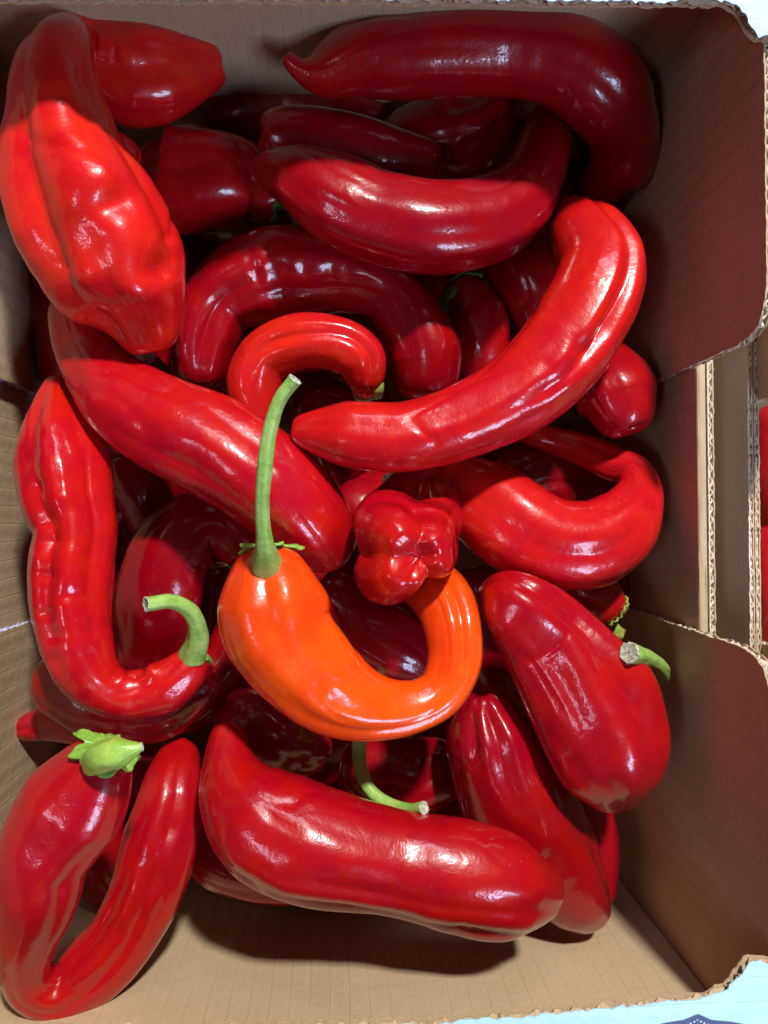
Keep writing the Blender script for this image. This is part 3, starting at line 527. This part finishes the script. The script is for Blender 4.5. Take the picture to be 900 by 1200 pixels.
 {'label': 'long thick glossy red pepper lying across the front of the pile', 'tone': 0.3, 'cap': (0.45, 0.4), 'fl': 0.88, 'groove': [(12, 0.06, 12, 0.35, 0.95), (50, 0.1, 12, 0.15, 0.95), (-5, 0.06, 12, 0.9, 1.5), (-40, 0.05, 14, 0.3, 0.6)], 'dents': [(0.3, -20, -0.08, 0.05, 25), (0.36, 25, 0.06, 0.06, 20), (0.97, 35, -0.1, 0.03, 18)], 'pts': [(-0.0447, -0.0863, 0.1486, 0.0074), (-0.0434, -0.0963, 0.1546, 0.011), (-0.0377, -0.1076, 0.1606, 0.0184), (-0.024, -0.1183, 0.1666, 0.0231), (-0.0017, -0.1257, 0.1686, 0.0225), (0.0217, -0.131, 0.1686, 0.0204), (0.0452, -0.1359, 0.1695, 0.0217), (0.066, -0.1424, 0.1669, 0.0204), (0.08, -0.1477, 0.1615, 0.0117)]},
 {'label': 'red pepper folded into a V in the bottom left corner with leafy green calyx', 'tone': 0.32, 'cap': (0.5, 0.6), 'fl': 0.85, 'groove': [(0, 0.06, 20, -0.5, 0.15), (-45, 0.14, 14, 0.18, 0.45), (10, 0.14, 11, 0.5, 0.92), (-30, 0.08, 12, 0.5, 0.9), (45, 0.08, 12, 0.55, 0.9)], 'dents': [(0.14, 0, -0.05, 0.05, 22), (0.06, -50, 0.05, 0.06, 30), (0.68, -12, -0.06, 0.02, 14), (0.74, 18, 0.06, 0.02, 14), (0.8, -10, -0.08, 0.02, 14), (0.86, 20, -0.08, 0.02, 16), (0.78, 15, -0.08, 0.015, 14)], 'pts': [(-0.0861, -0.0881, 0.177, 0.0109), (-0.0908, -0.0967, 0.175, 0.0191), (-0.0995, -0.1093, 0.173, 0.0202), (-0.1077, -0.1239, 0.172, 0.018), (-0.1106, -0.1399, 0.17, 0.0163), (-0.1165, -0.1596, 0.166, 0.0116), (-0.1179, -0.1761, 0.16, 0.0091), (-0.1104, -0.1838, 0.154, 0.0123), (-0.1005, -0.1802, 0.15, 0.0145), (-0.0883, -0.1697, 0.146, 0.0143), (-0.0796, -0.1536, 0.144, 0.0158), (-0.074, -0.1349, 0.142, 0.0165), (-0.0699, -0.1155, 0.136, 0.0147), (-0.0702, -0.1053, 0.13, 0.0122), (-0.0682, -0.1014, 0.124, 0.0083)], 'stem': {'end': 0, 'pts': [(-0.0849, -0.0848, 0.188, 0.0047), (-0.0797, -0.0809, 0.194, 0.0052), (-0.0737, -0.079, 0.197, 0.0049), (-0.0692, -0.0776, 0.198, 0.0029), (-0.0661, -0.0768, 0.198, 0.0014)], 'leaf': 2, 'spread': 13, 'green': 'lime', 'cut': 1}},
 {'label': 'small pointed red pepper tip poking out at the left wall above the V-shaped one', 'tone': 0.3, 'cap': (1.0, 0.8), 'groove': [(0, 0.1, 14, -1, 0.1)], 'pts': [(-0.1393, -0.0942, 0.1056, 0.0065), (-0.1321, -0.0925, 0.1038, 0.0089), (-0.1183, -0.09, 0.1056, 0.0131), (-0.1034, -0.0904, 0.1049, 0.0155)]},
 {'label': 'dark red pepper lying directly underneath the wrinkled curled one at left', 'tone': 0.2, 'cap': (0.8, 0.8), 'groove': [(40, 0.08, 14, 0, 1)], 'pts': [(-0.1181, -0.0699, 0.1273, 0.0144), (-0.0998, -0.0777, 0.1292, 0.0158), (-0.0793, -0.0808, 0.1263, 0.0153), (-0.0613, -0.0709, 0.1261, 0.0132)]},
 {'label': 'dark red lobed pepper below the orange one, green stem curling out', 'tone': 0.1, 'cap': (0.7, 0.7), 'groove': [(10, 0.12, 14, 0.4, 1.5), (-40, 0.12, 16, 0.4, 1.5)], 'pts': [(-0.0422, -0.0894, 0.1193, 0.0172), (-0.029, -0.0941, 0.1209, 0.0202), (-0.0174, -0.1014, 0.1145, 0.0168), (-0.0121, -0.1045, 0.1145, 0.0122)], 'stem': {'end': None, 'pts': [(0.0115, -0.0877, 0.1145, 0.0031), (0.0097, -0.0909, 0.1265, 0.0031), (0.0083, -0.0953, 0.1365, 0.003), (0.0084, -0.102, 0.1445, 0.0028), (0.0118, -0.1098, 0.1485, 0.0026), (0.0185, -0.114, 0.1525, 0.0024), (0.0268, -0.1146, 0.1585, 0.0023), (0.0323, -0.1121, 0.1645, 0.0025)], 'cut': 1}},
 {'label': 'dark crimson pepper in the gap behind the curling green stem, lower centre', 'tone': 0.1, 'cap': (0.8, 0.8), 'groove': [(0, 0.08, 16, 0, 1)], 'pts': [(0.013, -0.1189, 0.0951, 0.0178), (0.031, -0.1215, 0.098, 0.0201), (0.0472, -0.1206, 0.098, 0.017)]},
 {'label': 'dark red pepper seen through the hook of the orange one', 'tone': 0.2, 'cap': (0.8, 0.8), 'pts': [(-0.003, -0.0355, 0.118, 0.0136), (0.0102, -0.0486, 0.12, 0.0159), (0.0274, -0.0604, 0.118, 0.0167), (0.0398, -0.0717, 0.11, 0.014)]},
 {'label': 'dark red pepper emerging left of the orange one below its shoulder', 'tone': 0.2, 'cap': (0.8, 0.8), 'groove': [(0, 0.08, 16, 0, 1)], 'pts': [(-0.0714, -0.0875, 0.1027, 0.0133), (-0.0585, -0.0768, 0.099, 0.0151), (-0.049, -0.0654, 0.0965, 0.0152), (-0.0428, -0.0452, 0.0989, 0.0135)]},
 {'label': 'red pepper peeping out from under the long front one, beside the V-shaped one', 'tone': 0.3, 'cap': (0.8, 0.8), 'groove': [(20, 0.1, 14, 0.2, 0.9), (60, 0.08, 14, 0.2, 0.9)], 'pts': [(-0.0651, -0.1298, 0.115, 0.0106), (-0.0571, -0.1475, 0.118, 0.0127), (-0.0381, -0.1551, 0.122, 0.0126), (-0.0177, -0.157, 0.124, 0.0119), (-0.0021, -0.1613, 0.122, 0.009)]},
 {'label': 'shaded upright red pepper between the horseshoe-shaped and big creased ones', 'tone': 0.15, 'cap': (0.7, 0.7), 'pts': [(0.0608, 0.1061, 0.098, 0.0122), (0.0646, 0.0934, 0.1, 0.0162), (0.0674, 0.0793, 0.1, 0.0146), (0.0704, 0.064, 0.095, 0.0123)], 'stem': {'end': 0, 'pts': [(0.0523, 0.1056, 0.106, 0.0028), (0.0475, 0.0999, 0.112, 0.0023), (0.0465, 0.0949, 0.116, 0.0023)], 'green': 'dark'}},
 {'label': "dark red pepper in the shadow left of the big creased one's upper end", 'tone': 0.15, 'cap': (0.8, 0.8), 'pts': [(0.0818, 0.1242, 0.1, 0.0154), (0.091, 0.1109, 0.104, 0.0169), (0.0982, 0.096, 0.1, 0.0154)]},
 {'label': 'dark red pepper below the big creased one, small green cut stem on top', 'tone': 0.2, 'cap': (0.8, 0.8), 'pts': [(0.0436, 0.0133, 0.0773, 0.0154), (0.0238, 0.0068, 0.0843, 0.0184), (0.009, 0.0025, 0.0928, 0.0163)], 'stem': {'end': None, 'pts': [(0.0402, 0.0222, 0.1068, 0.0028), (0.0304, 0.0191, 0.1188, 0.0027), (0.0208, 0.0157, 0.1328, 0.0029)], 'cut': 1}},
 {'label': 'dark crimson pepper in the gap between wrinkled and diagonal peppers at left', 'tone': 0.1, 'cap': (0.8, 0.8), 'pts': [(-0.0964, 0.0219, 0.1033, 0.0117), (-0.0914, 0.0123, 0.1005, 0.0134), (-0.0879, -0.0015, 0.0938, 0.012)]},
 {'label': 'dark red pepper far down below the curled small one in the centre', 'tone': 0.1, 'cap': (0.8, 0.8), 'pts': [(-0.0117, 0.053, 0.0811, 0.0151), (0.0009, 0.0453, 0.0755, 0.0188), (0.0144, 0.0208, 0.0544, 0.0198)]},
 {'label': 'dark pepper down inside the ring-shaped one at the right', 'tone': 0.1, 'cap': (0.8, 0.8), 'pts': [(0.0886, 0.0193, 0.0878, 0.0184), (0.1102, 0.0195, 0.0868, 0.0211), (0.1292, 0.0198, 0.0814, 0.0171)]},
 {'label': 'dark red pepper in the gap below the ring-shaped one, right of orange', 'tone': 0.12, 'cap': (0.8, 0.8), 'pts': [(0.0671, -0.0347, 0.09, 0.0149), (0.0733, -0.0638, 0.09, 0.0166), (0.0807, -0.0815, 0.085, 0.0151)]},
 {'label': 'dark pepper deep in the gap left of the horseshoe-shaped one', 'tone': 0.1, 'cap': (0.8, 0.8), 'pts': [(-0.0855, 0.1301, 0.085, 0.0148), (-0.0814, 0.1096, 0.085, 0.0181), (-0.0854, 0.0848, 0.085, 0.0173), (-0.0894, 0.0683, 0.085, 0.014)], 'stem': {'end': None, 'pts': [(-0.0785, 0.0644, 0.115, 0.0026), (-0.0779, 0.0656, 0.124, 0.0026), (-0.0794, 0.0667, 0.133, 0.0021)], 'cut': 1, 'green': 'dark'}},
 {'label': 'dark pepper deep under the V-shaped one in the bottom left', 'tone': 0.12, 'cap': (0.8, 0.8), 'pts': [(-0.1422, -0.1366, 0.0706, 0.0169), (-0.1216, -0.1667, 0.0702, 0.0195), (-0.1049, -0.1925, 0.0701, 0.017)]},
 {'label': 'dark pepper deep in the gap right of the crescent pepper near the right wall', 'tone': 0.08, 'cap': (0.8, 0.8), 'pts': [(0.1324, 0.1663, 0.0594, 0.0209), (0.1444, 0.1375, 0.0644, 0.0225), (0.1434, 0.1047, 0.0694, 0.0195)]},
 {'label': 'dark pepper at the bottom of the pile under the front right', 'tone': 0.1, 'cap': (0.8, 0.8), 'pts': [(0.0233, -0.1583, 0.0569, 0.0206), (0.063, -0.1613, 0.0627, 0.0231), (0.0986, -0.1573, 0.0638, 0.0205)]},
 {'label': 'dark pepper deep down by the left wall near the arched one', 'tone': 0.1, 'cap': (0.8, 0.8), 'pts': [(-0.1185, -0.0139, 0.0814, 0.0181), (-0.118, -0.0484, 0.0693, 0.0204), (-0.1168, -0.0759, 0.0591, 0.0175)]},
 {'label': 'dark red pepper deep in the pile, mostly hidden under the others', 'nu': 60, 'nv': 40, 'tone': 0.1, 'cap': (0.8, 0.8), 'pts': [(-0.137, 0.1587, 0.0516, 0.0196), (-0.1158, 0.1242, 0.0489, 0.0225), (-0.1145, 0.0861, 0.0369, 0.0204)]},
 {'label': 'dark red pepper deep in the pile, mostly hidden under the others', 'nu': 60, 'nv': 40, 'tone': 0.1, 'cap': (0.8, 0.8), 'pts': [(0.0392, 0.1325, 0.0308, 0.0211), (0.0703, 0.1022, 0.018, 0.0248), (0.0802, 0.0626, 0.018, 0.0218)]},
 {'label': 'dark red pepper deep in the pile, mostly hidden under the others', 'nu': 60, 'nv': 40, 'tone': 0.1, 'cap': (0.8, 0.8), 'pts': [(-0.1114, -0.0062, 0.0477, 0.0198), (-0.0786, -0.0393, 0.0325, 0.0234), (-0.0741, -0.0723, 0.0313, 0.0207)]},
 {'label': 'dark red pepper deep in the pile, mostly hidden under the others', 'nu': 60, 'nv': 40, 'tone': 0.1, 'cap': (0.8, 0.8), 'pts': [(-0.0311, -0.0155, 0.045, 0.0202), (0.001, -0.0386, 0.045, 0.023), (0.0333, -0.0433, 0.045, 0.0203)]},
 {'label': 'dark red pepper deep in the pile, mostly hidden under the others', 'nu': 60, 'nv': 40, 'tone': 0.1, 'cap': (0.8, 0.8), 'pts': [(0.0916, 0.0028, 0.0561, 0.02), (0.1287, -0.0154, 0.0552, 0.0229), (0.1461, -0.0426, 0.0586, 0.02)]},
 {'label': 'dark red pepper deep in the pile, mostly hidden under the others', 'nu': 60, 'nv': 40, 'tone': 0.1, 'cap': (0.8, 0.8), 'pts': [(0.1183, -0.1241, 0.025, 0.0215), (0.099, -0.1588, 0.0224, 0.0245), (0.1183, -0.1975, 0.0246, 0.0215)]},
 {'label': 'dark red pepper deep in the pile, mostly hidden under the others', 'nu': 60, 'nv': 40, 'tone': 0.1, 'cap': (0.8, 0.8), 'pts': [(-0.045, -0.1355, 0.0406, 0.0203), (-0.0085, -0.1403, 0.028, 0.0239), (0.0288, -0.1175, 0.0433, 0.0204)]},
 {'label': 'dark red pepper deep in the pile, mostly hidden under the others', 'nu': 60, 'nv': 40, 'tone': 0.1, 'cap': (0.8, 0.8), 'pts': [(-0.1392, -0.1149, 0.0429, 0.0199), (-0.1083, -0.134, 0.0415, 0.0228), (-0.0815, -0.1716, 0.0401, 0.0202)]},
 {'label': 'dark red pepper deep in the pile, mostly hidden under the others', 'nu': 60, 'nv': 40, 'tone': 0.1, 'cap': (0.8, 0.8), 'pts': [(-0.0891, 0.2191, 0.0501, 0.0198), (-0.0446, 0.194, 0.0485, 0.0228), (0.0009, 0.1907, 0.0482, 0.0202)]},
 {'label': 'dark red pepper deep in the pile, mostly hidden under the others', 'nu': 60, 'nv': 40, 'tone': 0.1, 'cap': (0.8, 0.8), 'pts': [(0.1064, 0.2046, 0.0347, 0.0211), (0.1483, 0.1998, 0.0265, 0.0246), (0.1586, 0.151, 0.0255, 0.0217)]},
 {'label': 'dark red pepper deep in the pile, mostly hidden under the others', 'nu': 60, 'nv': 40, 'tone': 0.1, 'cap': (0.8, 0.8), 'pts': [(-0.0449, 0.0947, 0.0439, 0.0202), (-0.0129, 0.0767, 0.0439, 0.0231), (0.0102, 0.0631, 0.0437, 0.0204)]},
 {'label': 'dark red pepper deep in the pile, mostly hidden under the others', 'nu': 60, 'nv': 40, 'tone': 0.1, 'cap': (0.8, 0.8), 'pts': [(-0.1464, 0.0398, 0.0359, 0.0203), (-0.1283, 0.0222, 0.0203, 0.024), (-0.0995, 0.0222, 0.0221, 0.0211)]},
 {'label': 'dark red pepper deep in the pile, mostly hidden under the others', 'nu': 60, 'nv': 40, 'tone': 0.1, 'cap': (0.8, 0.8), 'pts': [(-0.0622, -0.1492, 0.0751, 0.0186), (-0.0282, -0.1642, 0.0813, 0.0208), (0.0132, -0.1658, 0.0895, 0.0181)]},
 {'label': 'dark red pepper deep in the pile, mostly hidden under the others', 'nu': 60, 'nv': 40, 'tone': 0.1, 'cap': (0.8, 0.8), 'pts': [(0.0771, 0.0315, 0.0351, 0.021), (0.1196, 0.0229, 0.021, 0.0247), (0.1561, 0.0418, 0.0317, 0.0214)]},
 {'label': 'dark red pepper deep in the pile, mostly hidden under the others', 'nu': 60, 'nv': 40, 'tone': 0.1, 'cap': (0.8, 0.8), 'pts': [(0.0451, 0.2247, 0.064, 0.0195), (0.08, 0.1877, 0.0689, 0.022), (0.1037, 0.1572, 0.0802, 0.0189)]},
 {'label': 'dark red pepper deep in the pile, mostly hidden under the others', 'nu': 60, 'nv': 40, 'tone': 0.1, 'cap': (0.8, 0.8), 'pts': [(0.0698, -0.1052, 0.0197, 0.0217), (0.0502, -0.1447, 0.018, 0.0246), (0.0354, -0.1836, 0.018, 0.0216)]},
 {'nb': 1, 'label': "red pepper in the neighbouring crate, upper one at the photo's right edge", 'tone': 0.3, 'cap': (0.8, 0.8), 'pts': [(0.1988, 0.0411, 0.1225, 0.0139), (0.2011, 0.0179, 0.1226, 0.0163), (0.2035, -0.0015, 0.1163, 0.0142)]},
 {'nb': 1, 'label': "bright red pepper in the neighbouring crate, lower one at the photo's right edge", 'tone': 0.5, 'cap': (0.8, 0.8), 'pts': [(0.192, -0.0126, 0.1358, 0.0134), (0.1939, -0.0313, 0.1343, 0.0149), (0.2001, -0.0531, 0.1265, 0.0138)]},
 {'nb': 1, 'label': 'dark red pepper in the neighbouring crate lying below its upper neighbour', 'tone': 0.2, 'cap': (0.8, 0.8), 'pts': [(0.2148, 0.0196, 0.09, 0.0153), (0.2169, -0.0059, 0.09, 0.017), (0.2146, -0.0313, 0.09, 0.0144)]},
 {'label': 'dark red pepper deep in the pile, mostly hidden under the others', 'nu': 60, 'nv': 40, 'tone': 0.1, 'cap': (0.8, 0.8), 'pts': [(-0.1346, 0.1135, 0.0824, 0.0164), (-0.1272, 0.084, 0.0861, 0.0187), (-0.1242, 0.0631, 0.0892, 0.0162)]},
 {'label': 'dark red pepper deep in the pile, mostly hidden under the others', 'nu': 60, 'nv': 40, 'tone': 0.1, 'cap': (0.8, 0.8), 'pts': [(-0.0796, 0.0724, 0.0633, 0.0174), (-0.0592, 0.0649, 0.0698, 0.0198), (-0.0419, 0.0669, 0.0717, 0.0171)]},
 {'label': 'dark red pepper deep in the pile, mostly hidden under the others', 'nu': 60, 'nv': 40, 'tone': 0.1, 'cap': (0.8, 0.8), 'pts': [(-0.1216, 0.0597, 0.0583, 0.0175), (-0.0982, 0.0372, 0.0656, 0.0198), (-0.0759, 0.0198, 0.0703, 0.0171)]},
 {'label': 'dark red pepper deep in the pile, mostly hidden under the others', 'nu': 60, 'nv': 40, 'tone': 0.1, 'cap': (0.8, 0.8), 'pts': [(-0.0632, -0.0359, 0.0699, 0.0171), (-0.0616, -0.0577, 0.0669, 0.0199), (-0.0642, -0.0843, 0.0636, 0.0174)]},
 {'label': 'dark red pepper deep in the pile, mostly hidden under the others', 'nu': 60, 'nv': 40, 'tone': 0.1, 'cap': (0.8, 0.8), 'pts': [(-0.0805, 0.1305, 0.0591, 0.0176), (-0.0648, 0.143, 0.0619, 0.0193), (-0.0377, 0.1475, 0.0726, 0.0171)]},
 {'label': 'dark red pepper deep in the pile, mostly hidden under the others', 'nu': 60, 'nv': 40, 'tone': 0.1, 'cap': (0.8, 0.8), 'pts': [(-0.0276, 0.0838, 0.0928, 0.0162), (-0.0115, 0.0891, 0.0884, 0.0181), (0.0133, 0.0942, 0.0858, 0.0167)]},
]
for i, d in enumerate(PEPPERS): build_pepper(i, d)
